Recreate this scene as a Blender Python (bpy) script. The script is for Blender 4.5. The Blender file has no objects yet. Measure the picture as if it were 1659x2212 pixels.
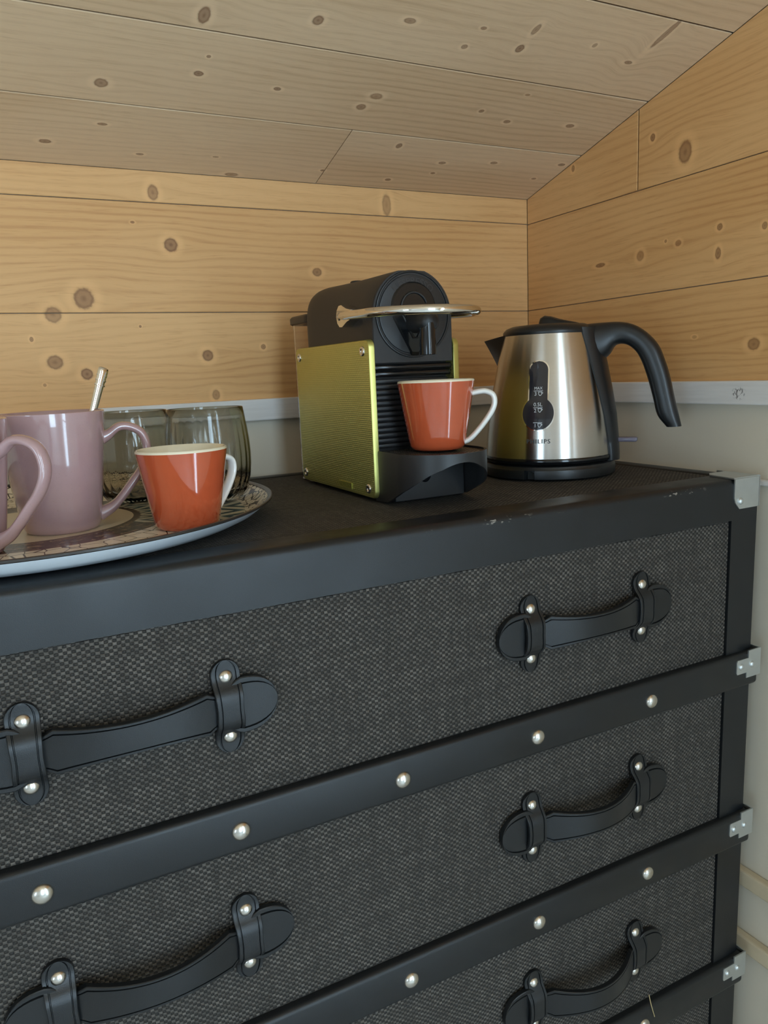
import bpy, bmesh, math, random
from mathutils import Vector, Matrix
random.seed(7)
sc = bpy.context.scene
COL = sc.collection
PI = math.pi
# ------------------------------------------------------------------ units
# 1 unit u = height of the lens above the chest top (0.1316 m); u-space: lens at (0,0,1), chest top z = 0
S = 0.1316
H0 = 1.06                       # chest top above the floor in metres
def W(p): return Vector((p[0]*S, p[1]*S, H0 + p[2]*S))
# ------------------------------------------------------------------ camera
F = 1627.75; CX, CY = 829.5, 1106.0
RV = Vector((0.16960304, -0.08608496, 0.46799652))
_R = Matrix(((1,0,0),(0,0,-1),(0,1,0))) @ Matrix.Rotation(RV.length, 3, RV.normalized())
def ray(x, y): return _R.transposed() @ Vector(((x-CX)/F, (y-CY)/F, 1.0))
def on_plane(x, y, o, n):
    d = ray(x, y); O = Vector((0,0,1)); o = Vector(o); n = Vector(n)
    return O + d*((o-O).dot(n)/d.dot(n))
cd = bpy.data.cameras.new('camera'); cam = bpy.data.objects.new('camera', cd); COL.objects.link(cam)
m3 = Matrix((_R[0], -_R[1], -_R[2])).transposed()
cam.matrix_world = Matrix.Translation(W((0,0,1))) @ m3.to_4x4()
cd.sensor_fit = 'VERTICAL'; cd.sensor_height = 24.0; cd.lens = F/2212*24.0
cd.clip_start = 0.02
sc.camera = cam
# ------------------------------------------------------------------ world, light, exposure
wd = bpy.data.worlds.new('world'); sc.world = wd; wd.use_nodes = True
bg = wd.node_tree.nodes['Background']; bg.inputs[0].default_value = (0.62, 0.78, 1.0, 1); bg.inputs[1].default_value = 1.0
sc.view_settings.view_transform = 'Standard'; sc.view_settings.look = 'None'
sc.view_settings.exposure = 0.66; sc.view_settings.gamma = 1.0; sc.view_settings.use_curve_mapping = False
YFW = -2.0                      # front wall (behind the camera), metres
XRW, XLW = 5.895*S, -2.2        # right and left wall, metres
def daylight(name, wall, a0, a1, z0, z1, power, col):
    """sky light coming in through one glazed opening, placed just outside its pane"""
    l = bpy.data.lights.new(name, 'AREA'); l.shape = 'RECTANGLE'; l.size = a1-a0; l.size_y = z1-z0
    l.energy = power; l.color = col
    o = bpy.data.objects.new(name, l); COL.objects.link(o); m = (a0+a1)/2; zc = (z0+z1)/2
    if wall == 'front': o.location = (m, YFW-.12, zc); o.rotation_euler = (PI/2, 0, 0)
    elif wall == 'right': o.location = (XRW+.12, m, zc); o.rotation_euler = (PI/2, 0, PI/2)
    else: o.location = (XLW-.12, m, zc); o.rotation_euler = (PI/2, 0, -PI/2)
    return o
# openings: (wall, from, to, bottom, top) in metres
DOOR = ('right', -1.45, -0.70, 0.06, 1.86)
WIN1 = ('front', -0.25, 0.40, 0.40, 2.05)
WIN2 = ('left', -1.75, -0.95, 0.55, 1.55)
SKYC = (0.60, 0.81, 1.0)
daylight('door_right_offscreen', *DOOR, 28, SKYC)
daylight('window_front_offscreen', *WIN1, 26, SKYC)
daylight('window_left_offscreen', *WIN2, 15, SKYC)
# ------------------------------------------------------------------ node helpers
class NT:
    def __init__(s, name):
        s.m = bpy.data.materials.new(name); s.m.use_nodes = True
        s.t = s.m.node_tree; s.n = s.t.nodes; s.l = s.t.links
        s.b = s.n['Principled BSDF']; s._tc = None
    def put(s, sock, v):
        if isinstance(v, bpy.types.NodeSocket): s.l.new(v, sock)
        else: sock.default_value = v
    def set(s, **k):
        for a, v in k.items():
            s.put(s.b.inputs[a.replace('_', ' ')], v)
        return s
    def M(s, op, a, b=None, c=None, clamp=False):
        n = s.n.new('ShaderNodeMath'); n.operation = op; n.use_clamp = clamp
        for i, v in enumerate((a, b, c)):
            if v is not None: s.put(n.inputs[i], v)
        return n.outputs[0]
    def obj(s):
        if not s._tc:
            tc = s.n.new('ShaderNodeTexCoord'); sp = s.n.new('ShaderNodeSeparateXYZ'); s.l.new(tc.outputs['Object'], sp.inputs[0])
            s._tc = (tc.outputs['Object'], sp.outputs[0], sp.outputs[1], sp.outputs[2])
        return s._tc
    def xyz(s, x, y, z):
        n = s.n.new('ShaderNodeCombineXYZ')
        for i, v in enumerate((x, y, z)): s.put(n.inputs[i], v)
        return n.outputs[0]
    def noise(s, vec, scale=1, detail=3, rough=.5, dist=0):
        n = s.n.new('ShaderNodeTexNoise'); s.put(n.inputs['Vector'], vec)
        n.inputs['Scale'].default_value = scale; n.inputs['Detail'].default_value = detail
        n.inputs['Roughness'].default_value = rough; n.inputs['Distortion'].default_value = dist
        return n.outputs[0]
    def voro(s, vec, scale, feat='F1', rnd=1.0):
        n = s.n.new('ShaderNodeTexVoronoi'); n.feature = feat; s.put(n.inputs['Vector'], vec)
        n.inputs['Scale'].default_value = scale; n.inputs['Randomness'].default_value = rnd
        return n.outputs[0]
    def mix(s, f, a, b):
        n = s.n.new('ShaderNodeMix'); n.data_type = 'RGBA'; s.put(n.inputs[0], f)
        for i, v in ((6, a), (7, b)):
            s.put(n.inputs[i], v if isinstance(v, bpy.types.NodeSocket) else (*v[:3], 1))
        return n.outputs[2]
    def ss(s, x, lo, hi, a=0., b=1.):
        n = s.n.new('ShaderNodeMapRange'); n.interpolation_type = 'SMOOTHSTEP'; s.put(n.inputs[0], x)
        for i, v in enumerate((lo, hi, a, b)): n.inputs[i+1].default_value = v
        return n.outputs[0]
    def bump(s, h, strength=.3, dist=.001):
        n = s.n.new('ShaderNodeBump'); s.put(n.inputs['Height'], h)
        n.inputs['Strength'].default_value = strength; n.inputs['Distance'].default_value = dist
        s.l.new(n.outputs[0], s.b.inputs['Normal']); return n.outputs[0]
def rgb(r, g, b):
    f = lambda c: (c/255/12.92) if c <= 10 else ((c/255+.055)/1.055)**2.4
    return (f(r), f(g), f(b))
def simple(name, col, rough=.5, metal=0., **k):
    t = NT(name); o, x, y, z = t.obj()
    v = t.noise(o, 60, 3)
    t.set(Base_Color=t.mix(v, tuple(c*.93 for c in col), tuple(min(1, c*1.07) for c in col)), Roughness=rough, Metallic=metal)
    for a, b in k.items(): t.put(t.b.inputs[a.replace('_', ' ')], b)
    return t.m
_seed = [0.0]
def plank_mat(knots, light, dark, line, knotcol=rgb(112, 70, 46), rough=.55, lines=1.0):
    """pine board; local x along the board, y across it (metres); knots: (u, v, ru, rv, depth)"""
    t = NT('pine_board'); o, u, v, w = t.obj(); M = t.M
    _seed[0] += 3.17; sd = _seed[0]
    vv = v; kd = None; halo = None
    for (uk, vk, ru, rv, dep) in knots:
        dx = M('SUBTRACT', u, uk); dy = M('SUBTRACT', v, vk)
        a = M('DIVIDE', dx, ru); b = M('DIVIDE', dy, rv)
        d2 = M('ADD', M('MULTIPLY', a, a), M('MULTIPLY', b, b))
        g = M('EXPONENT', M('MULTIPLY', d2, -0.10))
        a2 = M('DIVIDE', dx, ru*2.2)
        g = M('EXPONENT', M('MULTIPLY', M('ADD', M('MULTIPLY', a2, a2), M('MULTIPLY', b, b)), -0.16))
        vv = M('SUBTRACT', vv, M('MULTIPLY', M('MULTIPLY', dy, .72), g))
        nz = t.noise(t.xyz(u, v, sd), 260, 2)
        d = M('ADD', M('SQRT', d2), M('MULTIPLY', M('SUBTRACT', nz, .5), .28))
        k = t.ss(d, .82, 1.12, dep*.66, 0.)
        core = M('ADD', t.ss(d, .02, .45, dep*.22, 0.), M('MULTIPLY', t.ss(d, .6, .9, 0., dep*.22), t.ss(d, .9, 1.1, 1., 0.)))
        k = M('ADD', k, core)
        h = M('MULTIPLY', t.ss(d, 1.0, 1.35), t.ss(d, 1.35, 2.4, 1., 0.))
        kd = k if kd is None else M('MAXIMUM', kd, k)
        halo = h if halo is None else M('MAXIMUM', halo, h)
    low = t.noise(t.xyz(M('MULTIPLY', u, 2.0), M('MULTIPLY', vv, 8), sd), 1, 2)
    ph = M('ADD', M('MULTIPLY', vv, 2*PI/0.0105), M('MULTIPLY', low, 30))
    ln = M('ADD', M('MULTIPLY', M('SINE', ph), .5), .5)
    ln = M('POWER', ln, 3.0)
    st = t.noise(t.xyz(M('MULTIPLY', u, 9), M('MULTIPLY', vv, 330), sd+5), 1, 4, .6)
    st2 = t.noise(t.xyz(M('MULTIPLY', u, 34), M('MULTIPLY', vv, 620), sd+9), 1, 2, .6)
    patch = t.ss(t.noise(t.xyz(M('MULTIPLY', u, 2.2), M('MULTIPLY', v, 6), sd+2), 1, 2), .38, .68)
    c = t.mix(M('MULTIPLY', patch, .55), light, dark)
    lf = M('MULTIPLY', M('MULTIPLY', ln, M('ADD', M('MULTIPLY', patch, .6), .35)), M('MULTIPLY', M('ADD', st, -.1), .8*lines), clamp=True)
    c = t.mix(lf, c, line)
    c = t.mix(M('MULTIPLY', t.ss(st2, .5, .85), .35*lines, clamp=True), c, line)
    if kd is not None:
        c = t.mix(M('MULTIPLY', halo, .35), c, tuple(min(1, x*1.25) for x in light))
        c = t.mix(M('MINIMUM', kd, 1.), c, knotcol)
    t.set(Base_Color=c, Roughness=rough); t.b.inputs['Specular IOR Level'].default_value = .35
    hgt = M('SUBTRACT', M('MULTIPLY', st, .7), M('MULTIPLY', lf, .8))
    t.bump(hgt, .35, .0008)
    return t.m
# ------------------------------------------------------------------ mesh helpers (u-space)
ORG = {}
def link(o): COL.objects.link(o); return o
def mk_mesh(name, verts, faces, mat, smooth=None):
    me = bpy.data.meshes.new(name)
    me.from_pydata([Vector(v)*S for v in verts], [], faces)
    bm = bmesh.new(); bm.from_mesh(me); bmesh.ops.recalc_face_normals(bm, faces=bm.faces); bm.to_mesh(me); bm.free()
    if smooth:
        for p in me.polygons: p.use_smooth = True
        me.set_sharp_from_angle(angle=math.radians(smooth))
    me.update()
    for m in (mat if isinstance(mat, (list, tuple)) else [mat]): me.materials.append(m)
    return me
def place(name, me, parent=None, org=(0,0,0), rot=None):
    o = bpy.data.objects.new(name, me); link(o)
    w = W(org); ORG[o] = w
    loc = w - ORG[parent] if parent else w
    o.parent = parent
    o.matrix_basis = Matrix.Translation(loc) @ (rot.to_4x4() if rot else Matrix.Identity(4))
    return o
def add(name, vf, mat, parent=None, org=(0,0,0), smooth=None, rot=None):
    return place(name, mk_mesh(name, vf[0], vf[1], mat, smooth), parent, org, rot)
def root(name, org):
    o = bpy.data.objects.new(name, None); link(o); o.empty_display_size = .03
    ORG[o] = W(org); o.location = ORG[o]; return o
def tag(o, label, cat, group=None):
    o['label'] = label; o['category'] = cat
    if group: o['group'] = group
    return o
def struct(o, label=None, cat=None):
    o['kind'] = 'structure'
    if label: o['label'] = label
    if cat: o['category'] = cat
    return o
def join(*vfs):
    V, Fc = [], []
    for v, f in vfs:
        n = len(V); V += [tuple(p) for p in v]; Fc += [tuple(i+n for i in q) for q in f]
    return V, Fc
def box(x0, x1, y0, y1, z0, z1, bev=0., seg=2):
    V = [(x, y, z) for z in (z0, z1) for y in (y0, y1) for x in (x0, x1)]
    Fc = [(0,1,3,2), (4,6,7,5), (0,4,5,1), (2,3,7,6), (0,2,6,4), (1,5,7,3)]
    if not bev: return V, Fc
    bm = bmesh.new(); vs = [bm.verts.new(v) for v in V]
    for q in Fc: bm.faces.new([vs[i] for i in q])
    bmesh.ops.recalc_face_normals(bm, faces=bm.faces)
    bmesh.ops.bevel(bm, geom=list(bm.edges), offset=bev, segments=seg, profile=.5, affect='EDGES')
    bm.verts.index_update()
    r = ([tuple(v.co) for v in bm.verts], [tuple(v.index for v in f.verts) for f in bm.faces]); bm.free(); return r
def lathe(prof, seg=48, fn=None, caps=False):
    """prof: (r, z) list; fn(r, z, a) -> r"""
    V, Fc = [], []; n = len(prof)
    for i in range(seg):
        a = 2*PI*i/seg
        for r, z in prof:
            rr = fn(r, z, a) if fn else r
            V.append((rr*math.cos(a), rr*math.sin(a), z))
    for i in range(seg):
        j = (i+1) % seg
        for k in range(n-1):
            Fc.append((i*n+k, j*n+k, j*n+k+1, i*n+k+1))
    if caps:
        for k in (0, n-1):
            if prof[k][0] > 1e-6: Fc.append(tuple(i*n+k for i in range(seg)))
    return V, Fc
def catmull(pts, n=8):
    P = [Vector(p) for p in pts]; out = []
    for i in range(len(P)-1):
        a = P[i-1] if i else P[0]*2-P[1]; b = P[i]; c = P[i+1]; d = P[i+2] if i+2 < len(P) else P[-1]*2-P[-2]
        for k in range(n):
            t = k/n
            out.append(.5*((2*b)+(c-a)*t+(2*a-5*b+4*c-d)*t*t+(3*b-a-3*c+d)*t**3))
    out.append(P[-1]); return out
def tube(pts, r, seg=12, rx=None, up=None):
    """r: radius or list; rx: second radius (along side vector)"""
    P = [Vector(p) for p in pts]; n = len(P); V, Fc = [], []
    u = Vector(up) if up else Vector((0,0,1))
    for i in range(n):
        t = (P[min(i+1, n-1)]-P[max(i-1, 0)]).normalized()
        s = t.cross(u)
        if s.length < 1e-4: s = t.cross(Vector((1,0,0)))
        s.normalize(); q = s.cross(t).normalized()
        ra = r[i] if isinstance(r, (list, tuple)) else r
        rb = (rx[i] if isinstance(rx, (list, tuple)) else rx) if rx else ra
        for k in range(seg):
            a = 2*PI*k/seg; V.append(P[i]+q*ra*math.sin(a)+s*rb*math.cos(a))
    for i in range(n-1):
        for k in range(seg):
            j = (k+1) % seg; Fc.append((i*seg+k, i*seg+j, (i+1)*seg+j, (i+1)*seg+k))
    Fc.append(tuple(range(seg))); Fc.append(tuple((n-1)*seg+k for k in range(seg)))
    return V, Fc
def dome(r, hgt, seg=20, rings=6):
    """dome on the XZ plane bulging towards -Y, centre at the origin"""
    prof = [(r*math.cos(PI/2*k/rings), hgt*math.sin(PI/2*k/rings)) for k in range(rings)]+[(0., hgt)]
    V, Fc = lathe(prof, seg, caps=False)
    return [(x, -z, y) for x, y, z in V], Fc
def inset(poly, d):
    n = len(poly); out = []
    A = sum(poly[i][0]*poly[(i+1)%n][1]-poly[(i+1)%n][0]*poly[i][1] for i in range(n)); sg = 1 if A > 0 else -1
    for i in range(n):
        p0, p1, p2 = Vector(poly[i-1]), Vector(poly[i]), Vector(poly[(i+1)%n])
        e1 = (p1-p0).normalized(); e2 = (p2-p1).normalized()
        n1 = Vector((-e1.y, e1.x))*sg; n2 = Vector((-e2.y, e2.x))*sg
        b = (n1+n2); b = b/(b.dot(n1)) if b.dot(n1) > .05 else n1
        out.append(p1+b*d)
    return [tuple(p) for p in out]
def slab(poly, th, ch):
    """board with chamfered room-side edges; local z: back at -th, face at 0"""
    n = len(poly); top = inset(poly, ch); bod = inset(poly, .03); lip = .010
    V = [(*p, -th) for p in bod]+[(*p, -lip) for p in bod]+[(*p, -lip) for p in poly]+[(*p, -ch) for p in poly]+[(*p, 0.) for p in top]; Fc = [tuple(range(n))[::-1], tuple(range(4*n, 5*n))]
    for L in (0, n, 2*n, 3*n):
        for i in range(n): j = (i+1) % n; Fc.append((L+i, L+j, L+n+j, L+n+i))
    return V, Fc
def clip_poly(poly, a, b, c):
    """keep a*x+b*y<=c"""
    out = []
    for i in range(len(poly)):
        p, q = poly[i], poly[(i+1) % len(poly)]; fp = a*p[0]+b*p[1]-c; fq = a*q[0]+b*q[1]-c
        if fp <= 0: out.append(p)
        if fp*fq < 0:
            t = fp/(fp-fq); out.append((p[0]+(q[0]-p[0])*t, p[1]+(q[1]-p[1])*t))
    return out
def text_mesh(txt, size, space=1.):
    """flat glyph outlines in the xy plane, centred; returns verts/faces"""
    cu = bpy.data.curves.new('glyphs', 'FONT'); cu.body = txt; cu.size = size; cu.align_x = 'CENTER'; cu.align_y = 'CENTER'
    cu.resolution_u = 3; cu.space_character = space
    ob = bpy.data.objects.new('glyphs', cu); COL.objects.link(ob)
    dg = bpy.context.evaluated_depsgraph_get(); me = bpy.data.meshes.new_from_object(ob.evaluated_get(dg))
    r = ([tuple(v.co) for v in me.vertices], [tuple(p.vertices) for p in me.polygons])
    bpy.data.objects.remove(ob); bpy.data.curves.remove(cu); bpy.data.meshes.remove(me)
    return r
def axes(x, y, z): return Matrix((x, y, z)).transposed()
# ------------------------------------------------------------------ the room
YB, XR = 7.6, 5.895             # face of the back and right wall boards
XL = -2.2/S                     # left wall
YF = YFW/S
ZT = 2.935; SL = 0.265          # eaves height and slope of the ceiling
ZFL = -H0/S
def ceil_z(y): return ZT-SL*(y-YB)
HONEY = (rgb(227, 178, 121), rgb(211, 156, 95), rgb(170, 108, 56))
HONEY2 = HONEY
PALE = (rgb(231, 201, 165), rgb(215, 181, 142), rgb(173, 134, 96))
cream = NT('cream_paint'); _o, _x, _y, _z = cream.obj()
cream.set(Base_Color=cream.mix(cream.noise(_o, 7, 4), rgb(212, 200, 180), rgb(222, 211, 192)), Roughness=.6)
cream.bump(cream.noise(_o, 300, 3), .12, .0006); CREAM = cream.m
tw = NT('white_painted_trim'); _o, _x, _y, _z = tw.obj()
_g = tw.noise(tw.xyz(tw.M('MULTIPLY', _x, 14), tw.M('MULTIPLY', _y, 260), tw.M('MULTIPLY', _z, 260)), 1, 4, .6)
tw.set(Base_Color=tw.mix(_g, rgb(212, 207, 203), rgb(236, 232, 228)), Roughness=.5); tw.bump(_g, .25, .0008); TRIM = tw.m
plain_pine = plank_mat([], *HONEY); floor_mat = plank_mat([], rgb(214, 214, 212), rgb(200, 201, 200), rgb(176, 176, 174))
# knots in photo pixels: (px, py, radius px, aspect across/along, depth)
def knots_for(spec, o, n, ax, ay, inside):
    out = []
    o = Vector(o)
    for (px, py, r, asp, dep) in spec:
        P = on_plane(px, py, o, n); d = P-o; u, v = d.dot(Vector(ax)), d.dot(Vector(ay))
        if not inside(u, v): continue
        dist = (P-Vector((0,0,1))).length
        rr = r*dist/F
        out.append((u, v, rr/max(asp, .3)**.5, rr*max(asp, .3)**.5, dep))
    return out
def in_poly(poly, m=.06):
    def f(u, v):
        xs = [p[0] for p in poly]; ys = [p[1] for p in poly]
        return min(xs)-m < u < max(xs)+m and min(ys)-m < v < max(ys)+m
    return f
def board(parent, poly, o, n, ax, ay, spec, tones, ch=.005, th=.12, gap=.0035):
    """poly in u-space local coordinates about o; a board of its own with its own knots"""
    poly = inset(poly, gap)
    pu = min(p[0] for p in poly); pv = min(p[1] for p in poly)
    org = Vector(o)+Vector(ax)*pu+Vector(ay)*pv
    kn = [((u-pu)*S, (v-pv)*S, a*S, b*S, d) for (u, v, a, b, d) in knots_for(spec, o, n, ax, ay, in_poly(poly))]
    m = plank_mat(kn, *tones)
    return add('plank', slab([(p[0]-pu, p[1]-pv) for p in poly], th, ch), m, parent, org, None, axes(Vector(ax), Vector(ay), Vector(n)))
# floor
fl = add('floor', box(XL-.6, XR+.7, YF-.6, YB+.7, ZFL-.4, ZFL), floor_mat); struct(fl)
# back wall
WBK = add('wall_back', box(XL-.6, XR+.7, YB+.06, YB+.6, ZFL, ceil_z(YB)+.1), CREAM); struct(WBK)
BK = [(330,416,12,1.4,.75),(835,443,14,2.2,.6),(369,529,13,1.,.95),(181,645,19,1.05,.85),(685,588,9,.8,.85),(115,680,15,1.,.7),(119,783,14,.9,.8),(188,808,11,1.,.95),(449,768,11,1.,.9),(569,749,5,1,.8),(467,853,9,1.3,.6),(68,733,4,1.4,.8),(286,480,3,.6,.8),(303,705,2.5,1,.9),(97,832,3,1.,.6)]
rows = [(-.2+.60, .66), (.66, 1.655), (1.655, 2.655), (2.655, ZT+.003)]
for (a, b) in rows[1:]:
    board(WBK, [(XL, a), (XR+.003, a), (XR+.003, b), (XL, b)], (0, YB, 0), (0,-1,0), (1,0,0), (0,0,1), BK, HONEY, th=.058)
# right wall (gable end)
def wall_poly(y0, y1): return [(y0, ZFL), (y1, ZFL), (y1, ceil_z(y1)+.1), (y0, ceil_z(y0)+.1)]
def yz_prism(poly, x0, x1):
    n = len(poly); V = [(x0, *p) for p in poly]+[(x1, *p) for p in poly]
    return V, [tuple(range(n)), tuple(range(n, 2*n))]+[(i, (i+1)%n, n+(i+1)%n, n+i) for i in range(n)]
def zu(zm): return (zm-H0)/S
def gable(x0, x1, op):
    """gable end slab between x0 and x1 with one opening (y from, y to, bottom, top) in u"""
    y0, y1, z0, z1 = op; f, k = YF-.6, YB+.06
    def q(a, b, lo=None, hi=None):
        return yz_prism([(a, ZFL if lo is None else lo), (b, ZFL if lo is None else lo), (b, ceil_z(b)+.1 if hi is None else hi), (a, ceil_z(a)+.1 if hi is None else hi)], x0, x1)
    return join(q(f, y0), q(y0, y1, None, z0), q(y0, y1, z1), q(y1, k))
def op_u(o): return (o[1]/S, o[2]/S, zu(o[3]), zu(o[4]))
WRT = add('wall_right', gable(XR+.06, XR+.6, op_u(DOOR)), CREAM); struct(WRT)
RK = [(1480,328,17,1.35,.8),(1410,297,6,1.2,.9),(1238,364,5,1.3,.7),(1551,547,8,1.7,.8),(1383,553,9,1.1,.55),(1555,490,6,1.,.8),(1465,525,6,.8,.6),(1652,487,6,1.2,.7),(1628,743,12,.9,.75),(1438,521,3,1,.7),(1297,573,7,.3,.8),(1500,728,4,.6,.3)]
def rboard(y_far, y_near, z0, z1, tones=HONEY2):
    y_far += .003 if y_far == YB else 0.
    poly = [(YB-y_far, z0), (YB-y_near, z0), (YB-y_near, z1), (YB-y_far, z1)]
    # ceiling: z <= ZT + SL*u
    poly = clip_poly(poly, -SL, 1., ZT+.003)
    if len(poly) > 2:
        board(WRT, poly, (XR, YB, 0), (-1,0,0), (0,-1,0), (0,0,1), RK, tones, th=.058)
zz = [.66, 1.655, 2.65, 3.65, 4.65, 5.65, 6.65, 7.65]
_dy0, _dy1, _dz0, _dz1 = op_u(DOOR)
for i in range(len(zz)-1):
    a, b = zz[i], zz[i+1]
    if i == 2: rboard(YB, 5.857, a, b)
    far = 5.853 if i == 2 else YB
    if a < _dz1 and b < _dz1+.9: rboard(far, _dy1, a, b); rboard(_dy0, YF, a, b)
    else: rboard(far, YF, a, b)
# ceiling
nC = Vector((0, -SL, -1)).normalized(); yC = Vector((0, -1, SL)).normalized(); oC = Vector((0, YB, ZT))
_cz = lambda y, d: ceil_z(y)+d
CEI = add('ceiling', ([(x, y, _cz(y, d)) for x in (XL-.6, XR+.7) for (y, d) in ((YF-.6, .12), (YB+.6, .12), (YB+.6, .5), (YF-.6, .5))],
    [(0,1,2,3), (4,5,6,7), (0,1,5,4), (1,2,6,5), (2,3,7,6), (3,0,4,7)]), plain_pine); struct(CEI)
CK = [(441,33,15,1.9,.85),(687,44,11,1.2,.85),(886,45,9,.6,.7),(1003,101,6,.9,.75),(1158,64,9,2.4,.65),(1123,105,9,1.3,.9),(1045,61,5,.7,.75),(1285,98,5,1.2,.6),(1357,135,6,.5,.8),(1440,72,15,6.0,.75),(218,179,12,1.,.8),(429,159,8,.8,.9),(451,122,4,1.,.85),(599,192,6,.7,.9),(780,231,9,.9,.75),(813,208,10,.7,.6),(1040,240,5,.9,.7),(1095,263,6,.7,.7),(1231,272,7,.6,.8),(221,268,6,.5,.8),(97,305,8,.6,.85),(302,333,5,.5,.8),(862,315,7,1.4,.85),(955,352,6,.6,.8),(1067,352,6,.6,.7),(935,374,4,.7,.85),(838,388,5,.7,.9),(1153,386,4,.6,.8),(1213,356,6,.6,.85),(697,368,4,.7,.9),(500,377,9,.5,.7),(466,339,4,.5,.6),(1140,205,4,.6,.5)]
PC = .9625
XJ = 3.20
L = math.hypot(1, SL)*(YB-YF)
k = 0; v = -.006
while v < L:
    v1 = min((k+1)*PC, L)
    xs = [(XL, XJ+.005), (XJ-.005, XR+.008)] if k == 0 else [(XL, XR+.008)]
    for x0, x1 in xs:
        board(CEI, [(x0, v), (x1, v), (x1, v1), (x0, v1)], oC, nC, (1,0,0), yC, CK, PALE, th=.09, ch=.002, gap=.009)
    v = v1; k += 1
# left wall and front wall (behind the camera) with a glazed door and a window
lw = add('wall_left', gable(XL-.6, XL, op_u(WIN2)), TRIM); struct(lw)
wx0, wx1, wz0, wz1 = op_u(WIN1)
ztop = ceil_z(YF)
fw = join(box(XL, wx0, YF-.6, YF, ZFL, ztop), box(wx0, wx1, YF-.6, YF, ZFL, wz0), box(wx0, wx1, YF-.6, YF, wz1, ztop), box(wx1, XR+.06, YF-.6, YF, ZFL, ztop))
o = add('wall_front', fw, TRIM); struct(o)
pane = NT('window_glass'); tr = pane.n.new('ShaderNodeBsdfTransparent'); tr.inputs[0].default_value = (.97, .985, .98, 1)
gl = pane.n.new('ShaderNodeBsdfGlossy'); gl.inputs['Roughness'].default_value = .01
mx = pane.n.new('ShaderNodeMixShader'); mx.inputs[0].default_value = .06
pane.l.new(tr.outputs[0], mx.inputs[1]); pane.l.new(gl.outputs[0], mx.inputs[2]); pane.l.new(mx.outputs[0], pane.n['Material Output'].inputs[0]); PANE = pane.m
def glazed(name, op, bars):
    a0, a1, z0, z1 = op_u(op); fr = .45
    def bx(p, q, d0, d1, lo, hi):      # p..q along the wall, d0..d1 depth behind its face
        if op[0] == 'front': return box(p, q, YF-d1, YF-d0, lo, hi)
        if op[0] == 'right': return box(XR+.06+d0, XR+.06+d1, p, q, lo, hi)
        return box(XL-d1, XL-d0, p, q, lo, hi)
    fv = [bx(a0, a0+fr, .1, .5, z0, z1), bx(a1-fr, a1, .1, .5, z0, z1), bx(a0+fr, a1-fr, .1, .5, z0, z0+fr), bx(a0+fr, a1-fr, .1, .5, z1-fr, z1)]
    for t in bars: zc = z0+(z1-z0)*t; fv.append(bx(a0+fr, a1-fr, .15, .45, zc-.15, zc+.15))
    o = struct(add(name, join(*fv), TRIM)); add('pane', bx(a0+fr, a1-fr, .28, .32, z0+fr, z1-fr), PANE, o); return o
glazed('door_1', DOOR, (.45,)); glazed('window_1', WIN1, (.5,)); glazed('window_2', WIN2, (.5,))
# trims: rails along the walls; then raised beige strips on the lower right wall
struct(add('trim_1', box(XL, XR+.0, YB-.05, YB+.06, .565, .785, .012, 2), TRIM))
# a dark knot shows through the paint of the right rail
t2 = NT('white_painted_trim_knot'); o_, x_, y_, z_ = t2.obj()
kp = W(on_plane(1595, 850, (XR-.05, 0, 0), (1,0,0)))-W((0,0,0)); M = t2.M
g_ = t2.noise(t2.xyz(M('MULTIPLY', x_, 200), M('MULTIPLY', y_, 14), M('MULTIPLY', z_, 260)), 1, 4, .6)
dd = M('SQRT', M('ADD', M('POWER', M('DIVIDE', M('SUBTRACT', y_, kp.y), .010), 2.), M('POWER', M('DIVIDE', M('SUBTRACT', z_, kp.z), .0075), 2.)))
kk = M('MULTIPLY', t2.ss(dd, .55, 1.15, 1., 0.), t2.ss(t2.noise(t2.xyz(M('MULTIPLY', y_, 420), M('MULTIPLY', z_, 240), 4.), 1, 2), .50, .60))
t2.set(Base_Color=t2.mix(M('MULTIPLY', kk, .8), t2.mix(g_, rgb(212, 207, 203), rgb(236, 232, 228)), rgb(70, 62, 56)), Roughness=.5); t2.bump(g_, .25, .0008)
yd = _dy1
struct(add('trim_2', box(XR-.05, XR+.06, yd, YB-.05, .58, .79, .012, 2), t2.m))
beige_strip = simple('plain_beige', rgb(206, 188, 158), .6)  # even beige for the two raised strips low on the right wall
struct(add('trim_3', box(XR-.0, XR+.06, yd, YB, -.125, -.075, .01, 1), TRIM))
struct(add('wall_strip_1', box(XR-.03, XR+.06, yd, YB, -4.05, -3.88, .02, 2), beige_strip))
struct(add('wall_strip_2', box(XR-.03, XR+.06, yd, YB, -4.74, -4.57, .02, 2), beige_strip))
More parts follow.
